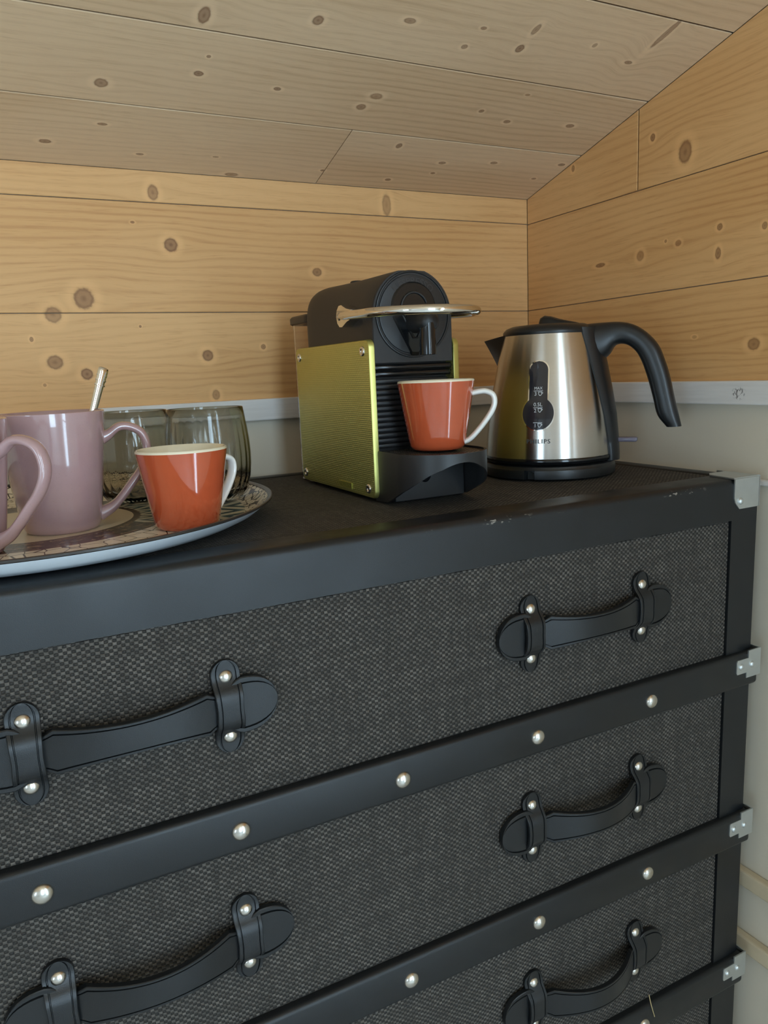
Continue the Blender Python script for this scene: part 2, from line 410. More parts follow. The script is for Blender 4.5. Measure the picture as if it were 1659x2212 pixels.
# ------------------------------------------------------------------ materials of the objects
def leather(name, col, rough, scuff=False):
    t = NT(name); o, x, y, z = t.obj()
    g = t.voro(o, 900, 'DISTANCE_TO_EDGE'); n2 = t.noise(o, 25, 4)
    c = t.mix(n2, tuple(k*.8 for k in col), tuple(k*1.2 for k in col))
    if scuff:        # chips worn through along the front top edge
        s = t.ss(t.noise(t.xyz(t.M('MULTIPLY', x, 210), t.M('MULTIPLY', y, 300), t.M('MULTIPLY', z, 420)), 1, 3), .60, .64)
        s = t.M('MULTIPLY', s, t.ss(t.noise(t.xyz(t.M('MULTIPLY', x, 9), 0., 0.), 1, 1), .50, .58))
        s = t.M('MULTIPLY', s, t.M('MULTIPLY', t.ss(z, -.0085, -.006), t.ss(z, -.0035, -.0015, 1., 0.)))
        s = t.M('MULTIPLY', s, t.ss(x, .29, .36, 0., .8))
        c = t.mix(s, c, rgb(150, 142, 132))
    wr = t.noise(t.xyz(t.M('MULTIPLY', x, 140), y, t.M('MULTIPLY', z, 25)), 1, 3)
    t.set(Base_Color=c, Roughness=t.ss(n2, .2, .8, rough-.06, rough+.06)); t.b.inputs['Specular IOR Level'].default_value = .45
    t.bump(t.M('ADD', t.M('MULTIPLY', t.ss(g, 0, .2), .5), t.M('MULTIPLY', wr, .8)), .10, .0006)
    return t.m
LEATHER = leather('black_leather', rgb(21, 23, 25), .42)
LEATHER_D = leather('strap_leather', rgb(21, 23, 25), .36)
def weave(name, ax, ay, p, q, weft, warp, rough=.7):
    t = NT(name); M = t.M; o = t.obj(); u, v = o[1+ax], o[1+ay]
    wob = t.noise(o[0], 55, 2); u2 = M('ADD', u, M('MULTIPLY', M('SUBTRACT', wob, .5), p*.9)); 
    wob2 = t.noise(o[0], 38, 2); v2 = M('ADD', v, M('MULTIPLY', M('SUBTRACT', wob2, .5), q*.9))
    a = M('SINE', M('MULTIPLY', u2, PI/p)); b = M('SINE', M('MULTIPLY', v2, PI/q))
    w = M('MULTIPLY', a, b)
    fib = t.noise(t.xyz(M('MULTIPLY', u, 900), M('MULTIPLY', v, 900), 1.3), 1, 2)
    big = t.noise(t.xyz(M('MULTIPLY', u, 9), M('MULTIPLY', v, 140), 3.3), 1, 2)
    big2 = t.noise(t.xyz(M('MULTIPLY', u, 140), M('MULTIPLY', v, 9), 7.3), 1, 2)
    wn = t.n.new('ShaderNodeTexWhiteNoise'); t.l.new(t.xyz(M('FLOOR', M('DIVIDE', u2, p)), M('FLOOR', M('DIVIDE', v2, q)), 0.), wn.inputs['Vector'])
    cell = M('ADD', M('MULTIPLY', wn.outputs[0], .55), .42)
    hi = M('MULTIPLY', M('MULTIPLY', t.ss(w, -.06, .06), M('ADD', M('MULTIPLY', fib, .9), .5)), cell)
    hi = M('MULTIPLY', hi, t.ss(M('ADD', big, big2), .7, 1.3, .65, 1.15))
    c = t.mix(M('MINIMUM', hi, 1.), weft, warp)
    t.set(Base_Color=c, Roughness=rough); t.b.inputs['Specular IOR Level'].default_value = .3
    t.bump(M('ADD', M('POWER', M('ABSOLUTE', w), .6), M('MULTIPLY', fib, .3)), .9, .0011)
    return t.m
YARN = (rgb(45, 42, 39), rgb(104, 98, 91))      # one cloth on the drawers and the top
FABRIC = weave('woven_fabric', 0, 2, .0030, .00245, *YARN)
FABRIC_T = weave('woven_fabric_top', 0, 1, .0030, .00245, *YARN)
NICKEL = simple('satin_nickel', rgb(200, 196, 188), .24, 1.)
ZINC = simple('zinc_plate', rgb(206, 210, 210), .45, 1.)
CHROME = simple('chrome', rgb(225, 222, 216), .06, 1.)
BLACKP = simple('black_plastic', rgb(34, 34, 35), .42)
BLACKM = simple('matt_black_plastic', rgb(37, 35, 34), .5)
GLOSSB = simple('glossy_black_plastic', rgb(18, 19, 21), .12)
KBLACK = simple('kettle_black_plastic', rgb(24, 26, 28), .36)
# ------------------------------------------------------------------ trunk chest
X0, X1, Y0, Y1 = -1.39, 5.65, 4.19, 7.5
ZB = ZFL
CH = root('trunk_chest', ((X0+X1)/2, (Y0+Y1)/2, ZB))
tag(CH, 'black leather and woven fabric trunk style chest of drawers with silver studs', 'chest')
add('carcass', box(X0+.02, X1-.02, Y0+.12, Y1-.02, ZB, -.06, .01, 1), LEATHER, CH)
add('top_panel', box(X0+.16, X1-.16, Y0+.28, Y1-.15, -.08, -.012), FABRIC_T, CH)
# leather frame around the top
_fr = [(Y0, -.344), (Y0, -.055)]+[(Y0+.055*(1-math.cos(PI/2*k/6)), -.055+.055*math.sin(PI/2*k/6)) for k in range(1, 7)]+[(Y0+.285, 0), (Y0+.30, -.012), (Y0+.30, -.344)]
add('top_front_rail', yz_prism(_fr, X0, X1), leather('worn_edge_leather', rgb(21, 23, 25), .42, True), CH, smooth=40)
add('top_side_rail', box(X0, X0+.18, Y0+.30, Y1-.17, -.344, 0, .03, 3), LEATHER, CH, smooth=40)
add('top_side_rail', box(X1-.18, X1, Y0+.30, Y1-.17, -.344, 0, .03, 3), LEATHER, CH, smooth=40)
add('top_back_rail', box(X0, X1, Y1-.17, Y1, -.344, 0, .03, 3), LEATHER, CH, smooth=40)
SX = .31
for xa in (X0, X1-SX): add('stile', box(xa, xa+SX, Y0, Y0+.14, ZB, -.344), LEATHER, CH)
rail_c = [-1.685, -3.233, -4.725, -6.24, -7.75]; RH = .157
stud_me = mk_mesh('stud', *dome(.060, .036), NICKEL, 60)
rivet_me = mk_mesh('rivet', *dome(.046, .034), NICKEL, 60)
srivet_me = mk_mesh('rivet', *dome(.030, .020, 14, 5), ZINC, 60)
def plate(outline, y, th):
    n = len(outline); V = [(x, y, z) for x, z in outline]+[(x, y+th, z) for x, z in outline]
    return V, [tuple(range(n)), tuple(range(n, 2*n))]+[(i, (i+1)%n, n+(i+1)%n, n+i) for i in range(n)]
YR = Y0-.055
def clip_vf():
    # stepped hinge-like clip wrapping the rail end, about (X1, YR, rail centre)
    x = 0.0
    ol = [(-.245, -.035), (-.245, .065), (-.235, .08), (-.10, .08), (-.10, .145), (.045, .145), (.045, -.10), (-.12, -.10), (-.12, -.05), (-.235, -.05)]
    return join(plate(ol, YR-.008, .012), box(.045, .057, YR-.008, YR+.30, -.10, .145))
clip_me = None
for i, zc in enumerate(rail_c):
    ra = add('rail', box(X0-.045, X1+.045, YR, Y0+.12, -RH, RH, .035, 3), LEATHER, CH, (0, 0, zc), smooth=40)
    for xs in (-.095, 1.012, 2.13, 3.265, 4.41):
        place('stud', stud_me, ra, (xs, YR+.002, zc-.012))
    if clip_me is None:
        cv, cf = clip_vf(); clip_me = mk_mesh('end_clip', cv, cf, ZINC); clip_ml = mk_mesh('end_clip', [(-x, y, z) for x, y, z in cv], cf, ZINC)
    place('end_clip', clip_ml, ra, (X0, 0, zc+.03))
    place('end_clip', clip_me, ra, (X1, 0, zc+.03))
    for xr in (X1-.19, X1-.055, X0+.19, X0+.055): place('rivet', srivet_me, ra, (xr, YR-.006, zc+.045))
# corner bracket on the top right corner
def bracket():
    e = .012
    front = [(-.30, .0), (-.30, -.16), (-.285, -.20), (-.235, -.255), (.004, -.255), (.004, .0)]
    fr = plate([(X1+x, z+.004) for x, z in front], Y0-e, e*.9)
    rnd = []
    top = [(X1-.30, Y0), (X1-.30, Y0+.05), (X1-.27, Y0+.27), (X1-.20, Y0+.33), (X1+.006, Y0+.33), (X1+.006, Y0)]
    n = len(top); tp = ([(x, y, .002) for x, y in top]+[(x, y, .014) for x, y in top], [tuple(range(n)), tuple(range(n, 2*n))]+[(i, (i+1)%n, n+(i+1)%n, n+i) for i in range(n)])
    # folded edge between top and front
    fold = [(X1-.30, .006)]; V = []; Fc = []
    arc = [(Y0-e+.045*(1-math.sin(PI/2*t/5)), .014-.045*(1-math.cos(PI/2*t/5))) for t in range(6)]
    arc = [(Y0+.02, .014), (Y0+.004, .011), (Y0-.006, .003), (Y0-e, -.012)]
    for (y, z) in arc: V += [(X1-.30, y, z), (X1+.006, y, z)]
    for k in range(len(arc)-1): Fc.append((2*k, 2*k+1, 2*k+3, 2*k+2))
    side = box(X1+.0, X1+.012, Y0-e, Y0+.42, -.25, .012)
    return join(fr, tp, (V, Fc), side)
cb = add('corner_bracket', bracket(), ZINC, CH)
place('rivet', srivet_me, cb, (X1-.225, Y0-.012, -.185))
bv, bf = bracket()
cb = add('corner_bracket', ([(X0+X1-x, y, z) for x, y, z in bv], bf), ZINC, CH)
place('rivet', srivet_me, cb, (X0+.225, Y0-.012, -.185))
# drawers with strap handles
def strap(bow, hw0=.128, hwm=.092):
    L2 = .84; xn = .535            # half length, loop position
    T = [-1, -1, -.965, -.84, -.815, -.785, -.76, 0, .76, .785, .815, .84, .965, 1, 1]
    D = [0, .86, 1, 1, .62, .62, 1, 1.03, 1, .62, .62, 1, 1, .86, 0]
    xs = [-L2+.0005]+[-L2+.22*(1-math.cos(PI/2*k/9)) for k in range(1, 10)]+[-.59, -.55, -.50, -.47, -.44, -.41]+[-.41+.82*k/22 for k in range(1, 22)]+[.41, .44, .47, .50, .55, .59]+[L2-.22*(1-math.cos(PI/2*k/9)) for k in range(9, 0, -1)]+[L2-.0005]
    V, Fc = [], []; th = .032
    for side in (0, 1):
        for x in xs:
            a = abs(x)
            if a > .50:
                t = (a-.62)/.22; t = max(0, min(1, t)); hh = .175*max(0., 1-t**2.5)**.5
                if a < .60: hh = min(hh, .10+(a-.50)*.7)
            elif a > .41:
                hh = .095+.03*(.47-a)/.06 if a < .47 else .095
            else:
                hh = hwm+(hw0-hwm)*(a/.41)**2
            hh = max(hh, .004)
            s = max(0., 1-(a/.50)**2); yb = -.035-bow*s**1.1 if a < .5 else -.035+.012*((a-.5)/.34)
            for t, d in zip(T, D):
                y = yb-th*d if side == 0 else yb+.006
                V.append((x, y, hh*t))
    n, m = len(xs), len(T); N = n*m
    for i in range(n-1):
        for j in range(m-1):
            q = (i*m+j, i*m+j+1, (i+1)*m+j+1, (i+1)*m+j); Fc.append(q); Fc.append(tuple(N+k for k in q[::-1]))
        for j in (0, m-1): Fc.append((i*m+j, (i+1)*m+j, N+(i+1)*m+j, N+i*m+j))
    for i in (0, n-1):
        for j in range(m-1): Fc.append((i*m+j, i*m+j+1, N+i*m+j+1, N+i*m+j))
    return V, Fc
def loop_band():
    V, Fc = [], []; hz = .29; wx = .088
    T = [-1, -1, -.95, -.74, -.70, -.66, -.62, 0, .62, .66, .70, .74, .95, 1, 1]; D = [0, .85, 1, 1, .6, .6, 1, 1.05, 1, .6, .6, 1, 1, .85, 0]
    zs = [-hz+.0005]+[-hz+.088*(1-math.cos(PI/2*k/6)) for k in range(1, 7)]+[-.16+.32*k/10 for k in range(11)]+[hz-.088*(1-math.cos(PI/2*k/6)) for k in range(6, 0, -1)]+[hz-.0005]
    for side in (0, 1):
        for z in zs:
            a = abs(z); t = (a-(hz-wx))/wx; w = wx*math.sqrt(max(0, 1-t*t)) if t > 0 else wx*(1-.12*(1-a/(hz-wx)))
            w = max(w, .003)
            arch = .075*(1/(1+math.exp((a-.135)/.018)))
            for tt, d in zip(T, D):
                V.append((w*tt, -(.004+arch+(.026*d if side == 0 else 0.)), z))
    n, m = len(zs), len(T); N = n*m
    for i in range(n-1):
        for j in range(m-1):
            q = (i*m+j, i*m+j+1, (i+1)*m+j+1, (i+1)*m+j); Fc.append(q); Fc.append(tuple(N+k for k in q[::-1]))
        for j in (0, m-1): Fc.append((i*m+j, (i+1)*m+j, N+(i+1)*m+j, N+i*m+j))
    for i in (0, n-1):
        for j in range(m-1): Fc.append((i*m+j, i*m+j+1, N+i*m+j+1, N+i*m+j))
    return V, Fc
YD = Y0+.018
loop_me = mk_mesh('strap_loop', *loop_band(), LEATHER_D, 32)
strap_me = {}
for i in range(5):
    zt = -.35 if i == 0 else rail_c[i-1]-RH+.004
    zb = rail_c[i]+RH-.004
    dr = add('drawer', box(X0+SX+.006, X1-SX-.006, YD, YD+.3, zb, zt, .006, 1), FABRIC, CH)
    zc = (-.905, -2.45, -3.995, -5.48, -7.0)[i]
    for side, xc in ((0, .468), (1, 3.785)):
        bow = (.11, .17, .20, .16, .16)[i]-(.03 if side == 0 else 0)
        if bow not in strap_me: strap_me[bow] = mk_mesh('strap', *strap(bow), LEATHER_D, 32)
        place('strap', strap_me[bow], dr, (xc, YD, zc))
        for sx in (-.545, .54):
            place('strap_loop', loop_me, dr, (xc+sx, YD, zc))
            for zr in (-.185, .185): place('rivet', rivet_me, dr, (xc+sx, YD-.022, zc+zr))
# ------------------------------------------------------------------ decorated plate
PX, PY, PR = .139, 5.833, 1.689
pl = NT('decorated_porcelain'); M = pl.M; o_, x_, y_, z_ = pl.obj()
rr = M('DIVIDE', M('SQRT', M('ADD', M('MULTIPLY', x_, x_), M('MULTIPLY', y_, y_))), S)
th_ = M('ARCTAN2', y_, x_)
CRM = rgb(238, 224, 200); DK = rgb(46, 30, 24)
vec = pl.xyz(M('MULTIPLY', th_, 1.3), M('MULTIPLY', rr, 1.0), 0.)
e1 = pl.voro(vec, 7.5, 'DISTANCE_TO_EDGE', .55); hexc = pl.mix(pl.ss(e1, .012, .04), DK, CRM)
e2 = pl.voro(vec, 17, 'DISTANCE_TO_EDGE', .7); hexf = pl.mix(pl.ss(e2, .03, .08), DK, CRM)
orn = pl.noise(pl.xyz(M('MULTIPLY', th_, 14), M('MULTIPLY', rr, 26), 2.), 1, 4, .6, 1.2)
band = M('SINE', M('MULTIPLY', rr, 62.))
ornc = pl.mix(pl.ss(M('ADD', orn, M('MULTIPLY', band, .06)), .52, .62), rgb(52, 33, 27), rgb(150, 122, 100))
# teal zigzag region
zz1 = M('ABSOLUTE', M('SUBTRACT', M('FRACT', M('ADD', M('MULTIPLY', th_, 3.2), .5)), .5))
zg = M('FRACT', M('MULTIPLY', M('ADD', rr, M('MULTIPLY', zz1, .55)), 5.0))
teal = pl.mix(pl.ss(zg, .40, .5), rgb(48, 86, 96), rgb(212, 202, 178))
inT = M('MULTIPLY', pl.ss(th_, -.62, -.56), pl.ss(th_, .62, .68, 1., 0.))
c = pl.mix(pl.ss(rr, .675, .68), rgb(222, 205, 176), rgb(70, 50, 42))
c = pl.mix(pl.ss(rr, .70, .705), c, ornc)
c = pl.mix(pl.ss(rr, .93, .935), c, rgb(84, 40, 30))
c = pl.mix(pl.ss(rr, .96, .965), c, hexc)
c = pl.mix(pl.ss(rr, 1.30, 1.31), c, hexf)
c = pl.mix(M('MULTIPLY', M('MULTIPLY', inT, pl.ss(rr, .72, .74)), pl.ss(rr, 1.48, 1.485, 1., 0.)), c, teal)
c = pl.mix(pl.ss(rr, 1.655, 1.66), c, rgb(50, 46, 42))
pl.set(Base_Color=c, Roughness=.16)
PORC = simple('white_porcelain', rgb(214, 220, 226), .2)
top_prof = [(0, .045), (.6, .045), (1.1, .045), (1.50, .045), (1.55, .060), (1.60, .090), (1.67, .150), (1.682, .156), (1.689, .152)]
bot_prof = [(1.689, .152), (1.685, .142), (1.66, .124), (1.58, .066), (1.49, .026), (1.36, .004), (1.29, .0), (1.26, .004), (1.24, .016), (0, .016)]
PLT = root('serving_plate', (PX, PY, 0))
tag(PLT, 'large round plate with honeycomb and teal pattern carrying the mugs and glasses', 'plate')
add('plate_top', lathe(top_prof, 96), pl.m, PLT, (PX, PY, 0), 50)
add('plate_rim', lathe([(1.655, .1440), (1.672, .1535), (1.683, .1575), (1.692, .153), (1.690, .140), (1.676, .1325)], 96), simple('dark_rim_glaze', rgb(52, 46, 42), .25), PLT, (PX, PY, 0), 50)
add('plate_underside', lathe(bot_prof, 96), PORC, PLT, (PX, PY, 0), 50)
# ------------------------------------------------------------------ cups
def ceramic(name, col, rough=.12, speck=0.):
    t = NT(name); o, x, y, z = t.obj(); n = t.noise(o, 70, 3)
    c = t.mix(n, tuple(k*.93 for k in col), tuple(min(1, k*1.06) for k in col))
    if speck: c = t.mix(t.M('MULTIPLY', t.ss(t.noise(o, 900, 1), .66, .74), speck), c, tuple(k*.6 for k in col))
    t.set(Base_Color=c, Roughness=rough); t.b.inputs['Coat Weight'].default_value = 1.; t.b.inputs['Coat Roughness'].default_value = .02
    return t.m
ORANGE = ceramic('orange_glaze', rgb(188, 84, 50)); CREAMG = ceramic('cream_glaze', rgb(236, 226, 200)); WHITEG = ceramic('white_glaze', rgb(238, 236, 230))
PINK = ceramic('pink_glaze', rgb(180, 147, 148), .16, .25)
def cup_parts(R, org, hdir, zoff=0.):
    rb, rt, H = .205, .297, .525
    def rad(z):
        t = z/H; return rb+(rt-rb)*(t**.92)
    out = [(0, .012), (.15, .012), (.165, 0.), (.185, 0.), (.198, .008)]+[(rad(z), z) for z in [.03, .08, .14, .2, .27, .34, .42, .48, H-.016]]
    inn = [(rt-.001, H-.016), (rt-.004, H-.004), (rt-.010, H), (rt-.017, H-.005)]+[(rad(z)-.022, z) for z in (.48, .42, .34, .25, .16, .09)]+[(.15, .04), (.08, .028), (0, .026)]
    add('bowl', lathe(out, 64), ORANGE, R, org, 50)
    add('lining', lathe(inn, 64), CREAMG, R, org, 50)
    d = Vector((math.cos(hdir), math.sin(hdir), 0)); P = []
    for s, z in ((rad(.43)-.02, .415), (rad(.43)+.05, .425), (.375, .425), (.425, .40), (.44, .35), (.425, .29), (.375, .21), (.31, .13), (.25, .07), (rad(.05)-.02, .045)):
        P.append(d*s+Vector((0, 0, z)))
    C = catmull(P, 5); n = len(C)
    add('handle', tube(C, [.022]*n, 12, rx=[.040]*n, up=(-d.y*0+d.x*0, 0, 0) if False else None) if False else tube_plane(C, d, .022, .040), WHITEG, R, org, 60)
def tube_plane(C, d, r_in, r_out, seg=14):
    """elliptic tube for a path lying in the vertical plane of d; r_in in the plane, r_out across it"""
    side = Vector((-d.y, d.x, 0)); V, Fc = [], []; n = len(C)
    for i in range(n):
        t = (C[min(i+1, n-1)]-C[max(i-1, 0)]).normalized(); q = side.cross(t).normalized()
        a_ = r_in[i] if isinstance(r_in, list) else r_in; b_ = r_out[i] if isinstance(r_out, list) else r_out
        for k in range(seg):
            a = 2*PI*k/seg; V.append(C[i]+q*a_*math.sin(a)+side*b_*math.cos(a))
    for i in range(n-1):
        for k in range(seg):
            j = (k+1) % seg; Fc.append((i*seg+k, i*seg+j, (i+1)*seg+j, (i+1)*seg+k))
    Fc.append(tuple(range(seg))); Fc.append(tuple((n-1)*seg+k for k in range(seg)))
    return V, Fc
c1 = root('coffee_cup', (1.05, 5.02, .046)); tag(c1, 'small orange cup with white handle on the patterned plate', 'cup')
cup_parts(c1, (1.05, 5.02, .046), math.radians(28))
c2 = root('coffee_cup', (3.0, 5.0, .402)); tag(c2, 'small orange cup with white handle on the coffee machine drip tray', 'cup')
cup_parts(c2, (3.0, 5.0, .402), math.radians(-36))
def mug(org, hdir, label, group=None):
    R = root('mug', org); tag(R, label, 'mug', group); H = .792; rb, rt = .243, .345
    rad = lambda z: rb+(rt-rb)*(min(1, z/H)**.85)
    out = [(0, .012), (.2, .012), (.212, 0), (.228, 0), (.240, .014)]+[(rad(z), z) for z in (.04, .1, .2, .3, .4, .5, .6, .7, H-.018)]+[(rt-.003, H-.005), (rt-.012, H), (rt-.022, H-.006)]
    inn = [(rad(z)-.028, z) for z in (.7, .55, .4, .25, .12)]+[(.2, .06), (.1, .045), (0, .045)]
    add('body', lathe(out+inn, 72), PINK, R, org, 50)
    d = Vector((math.cos(hdir), math.sin(hdir), 0)); P = []
    for s, z in ((rad(.6)-.03, .595), (rad(.6)+.03, .62), (.42, .665), (.49, .665), (.56, .625), (.592, .555), (.592, .47), (.55, .37), (.475, .275), (.40, .185), (.33, .12), (rad(.08)-.02, .075)):
        P.append(d*s+Vector((0, 0, z)))
    C = catmull(P, 5); n = len(C)
    ri = [.030+.02*max(0, 1-i/7)+.02*max(0, 1-(n-1-i)/8) for i in range(n)]
    add('handle', tube_plane(C, d, ri, [.052]*n), PINK, R, org, 60); return R
mug((.312, 5.50, .0455), math.radians(-4), 'pink mug holding a metal teaspoon, beside the smoky glasses')
mug((-.293, 5.0, .0455), math.radians(-33), 'pink mug without a spoon at the front of the patterned plate')
# teaspoon standing in the pink mug
sp1 = Vector((.603, 5.60, .845)); sp0 = sp1-.70*Vector((.36, .10, 1)); spd = (sp1-sp0).normalized(); L1 = (sp1-sp0).length+.29
SPN = root('teaspoon', sp0); tag(SPN, 'polished metal teaspoon standing in the pink mug', 'teaspoon')
sidev = spd.cross(Vector((.2, -1, 0))).normalized(); nrm = sidev.cross(spd).normalized()
def spoon_handle():
    V, Fc = [], []; st = [(0.12, .022, .012), (.3, .020, .012), (.6, .022, .013), (.9, .030, .014), (L1-.03, .036, .015), (L1-.006, .034, .014), (L1, .022, .008)]
    for s, w, t in st:
        c = spd*s
        for k in range(12):
            a = 2*PI*k/12; V.append(c+sidev*w*math.cos(a)+nrm*t*math.sin(a))
    for i in range(len(st)-1):
        for k in range(12): j = (k+1) % 12; Fc.append((i*12+k, i*12+j, (i+1)*12+j, (i+1)*12+k))
    Fc.append(tuple(range(12))); Fc.append(tuple((len(st)-1)*12+k for k in range(12)))
    return V, Fc
hd_ = add('handle', spoon_handle(), CHROME, SPN, sp0, 50)
for q in range(3):
    s = L1-.06-.035*q; c = sp0+spd*s
    add('groove_band', ([sidev*(.0375*math.cos(2*PI*k/12))+nrm*(.0165*math.sin(2*PI*k/12))+spd*e for e in (0, .008) for k in range(12)],
        [(k, (k+1)%12, 12+(k+1)%12, 12+k) for k in range(12)]), CHROME, hd_, c, 50)
def bowl_vf():
    V, Fc = [], []; n = 10
    for i in range(n+1):
        s = -.04+.24*i/n; w = .075*math.sqrt(max(0.0004, 1-((s-.08)/.12)**2))
        for j in range(9):
            t = -1+j/4; V.append(spd*s+sidev*w*t+nrm*(-.03*(1-t*t)*(w/.075)))
    for i in range(n):
        for j in range(8): Fc.append((i*9+j, i*9+j+1, (i+1)*9+j+1, (i+1)*9+j))
    return V, Fc
add('bowl', bowl_vf(), CHROME, SPN, sp0, 60)
# ------------------------------------------------------------------ smoky tumblers
sm = NT('smoky_glass'); sm.set(Base_Color=(.70, .685, .63, 1), Roughness=.02, IOR=1.45); sm.b.inputs['Transmission Weight'].default_value = 1.; SMOKE = sm.m
def tumbler(org, label, group):
    R = root('tumbler', org); tag(R, label, 'glass', group); H = .735
    out = [(0, 0.), (.15, 0.), (.20, .008), (.245, .032), (.285, .09), (.316, .19), (.328, .29), (.330, .38), (.325, .48), (.314, .58), (.302, .67), (.293, H-.006), (.290, H)]
    inn = [(.284, H), (.282, H-.006), (.290, .67), (.301, .58), (.312, .48), (.316, .38), (.313, .29), (.300, .20), (.268, .13), (.225, .085), (.15, .062), (0, .055)]
    nf = 28
    def fn(r, z, a): return r
    def fi(r, z, a):
        k = max(0, min(1, (.66-z)/.2)); return r*(1-.022*k*(.5+.5*math.cos(nf*a)))
    A = lathe(out, 112, fn); n = len(out)
    B = lathe(inn, 112, fi)
    V = list(A[0])+list(B[0]); N = len(A[0]); Fc = [f for f in A[1]]+[tuple(N+i for i in f) for f in B[1]]
    m = len(inn)
    for i in range(112): j = (i+1) % 112; Fc.append((i*n+n-1, j*n+n-1, N+j*m, N+i*m))
    add('glass_body', (V, Fc), SMOKE, R, org, 60); return R
tumbler((1.45, 5.93, .053), 'smoky glass tumbler behind the orange cup on the plate', 'smoky tumblers')
tumbler((.955, 6.42, .0455), 'smoky glass tumbler behind the handle of the pink mug', 'smoky tumblers')
# ------------------------------------------------------------------ coffee machine
XM = 2.963
LIME_t = NT('lime_aluminium'); M = LIME_t.M; o_, x_, y_, z_ = LIME_t.obj()
kq = 2*PI/.0021
dim = M('MULTIPLY', M('ADD', M('ADD', M('COSINE', M('MULTIPLY', z_, kq)), M('COSINE', M('MULTIPLY', M('ADD', M('MULTIPLY', y_, .866), M('MULTIPLY', z_, .5)), kq))), M('COSINE', M('MULTIPLY', M('SUBTRACT', M('MULTIPLY', y_, .866), M('MULTIPLY', z_, .5)), kq))), .5)
_tc = LIME_t.n.new('ShaderNodeTexCoord'); _sp = LIME_t.n.new('ShaderNodeSeparateXYZ'); LIME_t.l.new(_tc.outputs['Normal'], _sp.inputs[0])
flat = LIME_t.ss(M('ABSOLUTE', _sp.outputs[0]), .94, .99); dim = M('MULTIPLY', dim, flat)
LIME_t.set(Base_Color=LIME_t.mix(LIME_t.noise(o_, 40, 2), rgb(192, 187, 108), rgb(200, 195, 117)), Metallic=.82, Roughness=.36); LIME_t.bump(dim, .4, .0006); LIME = LIME_t.m
LIME_P = simple('lime_aluminium_plain', rgb(196, 194, 104), .28, .85)
CM = root('coffee_machine', (XM, 5.9, 0)); tag(CM, 'black capsule coffee machine with lime green side panels and chrome lever', 'coffee machine')
def yx(vf): return vf
# core and base
add('core', box(XM-.355, XM+.355, 5.36, 6.62, .05, 1.09), BLACKM, CM)
add('base', box(XM-.33, XM+.33, 5.16, 6.72, 0, .06, .01, 1), BLACKP, CM)
# head shell
def head():
    V, Fc = [], []; zb, zc, r = 1.07, 1.42, .355
    st = [(5.25, .975, 1., 2.), (5.256, .99, 1., 2.), (5.27, 1., 1., 2.), (5.45, 1, 1, 2.05), (5.8, 1., 1., 2.2), (6.1, 1, 1, 2.5), (6.3, 1, 1.005, 2.9), (6.45, 1, 1.01, 3.2), (6.54, 1, 1.0, 3.2), (6.59, .985, .985, 3.1), (6.62, .955, .955, 3.), (6.635, .91, .91, 3.)]
    n = 33
    for y, sx, k, e in st:
        sec = [(-1, -.35), (-1, -.175)]+[(-abs(math.cos(PI*q/28))**(2/e)*(1 if q < 14 else -1), abs(math.sin(PI*q/28))**(2/e)) for q in range(29)]+[(1, -.175), (1, -.35)]
        for x, z in sec:
            zz = zc+z*r*k if z > 0 else zc+z
            if y < 5.44: zz = min(zz, 1.757)
            V.append((x*r*sx, y, zz))
    for i in range(len(st)-1):
        for j in range(n-1): Fc.append((i*n+j, i*n+j+1, (i+1)*n+j+1, (i+1)*n+j))
        Fc.append((i*n+n-1, i*n, (i+1)*n, (i+1)*n+n-1))
    Fc.append(tuple(range(n))); Fc.append(tuple((len(st)-1)*n+j for j in range(n)))
    return V, Fc
add('head_shell', head(), BLACKM, CM, (XM, 0, 0), 40)
add('power_button', lathe([(.062, -.02), (.062, .012), (.054, .020), (0, .024)], 28), BLACKP, CM, (XM-.05, 6.12, 1.764), 40)
def ydisc(prof, seg=64):
    V, Fc = lathe(prof, seg); return [(x, -z, y) for x, y, z in V], Fc
ZD = 1.432
fd = add('front_disc', ydisc([(0, .012), (.17, .012), (.285, .012), (.296, .009), (.300, -.006), (.308, -.006), (.312, .010), (.318, .014), (.326, .012), (.330, 0.), (.330, -.01), (0, -.01)]), BLACKP, CM, (XM, 5.25, ZD), 40)
def teardrop(k=1., n=40):
    pts = []
    for i in range(n):
        a = -PI*.14+ (PI*1.28)*i/(n-1); pts.append((.185*k*math.cos(a), .045+.185*k*math.sin(a)))
    pts += [(-.03*k, .045-.33*k), (.03*k, .045-.33*k)]
    return pts
def td_vf(k0, k1, y0, y1):
    a, b = teardrop(k0), teardrop(k1); n = len(a)
    return [(x, y0, z) for x, z in a]+[(x, y1, z) for x, z in b], [tuple(range(n, 2*n))]+[(i, (i+1)%n, n+(i+1)%n, n+i) for i in range(n)]
tp_ = add('teardrop_inlay', td_vf(1.08, 1.0, -.010, -.026), GLOSSB, fd, (XM, 5.25, ZD), 40)
add('teardrop_ridge', tube([(x*.62, -.028, z*.66+.01) for x, z in teardrop()[8:]+teardrop()[:1]], .010, 8, up=(0,-1,0)), BLACKP, fd, (XM, 5.25, ZD), 60)
# embossed lettering over the disc
tv, tf = text_mesh('NESPRESSO', .075)
def arc_txt(p): a = PI/2-p[0]/.245; r = .245+p[1]; return (r*math.cos(a), -.0135, r*math.sin(a))
add('embossed_lettering', ([arc_txt(p) for p in tv], tf), simple('raised_black', rgb(46, 46, 48), .3), fd, (XM, 5.25, ZD))
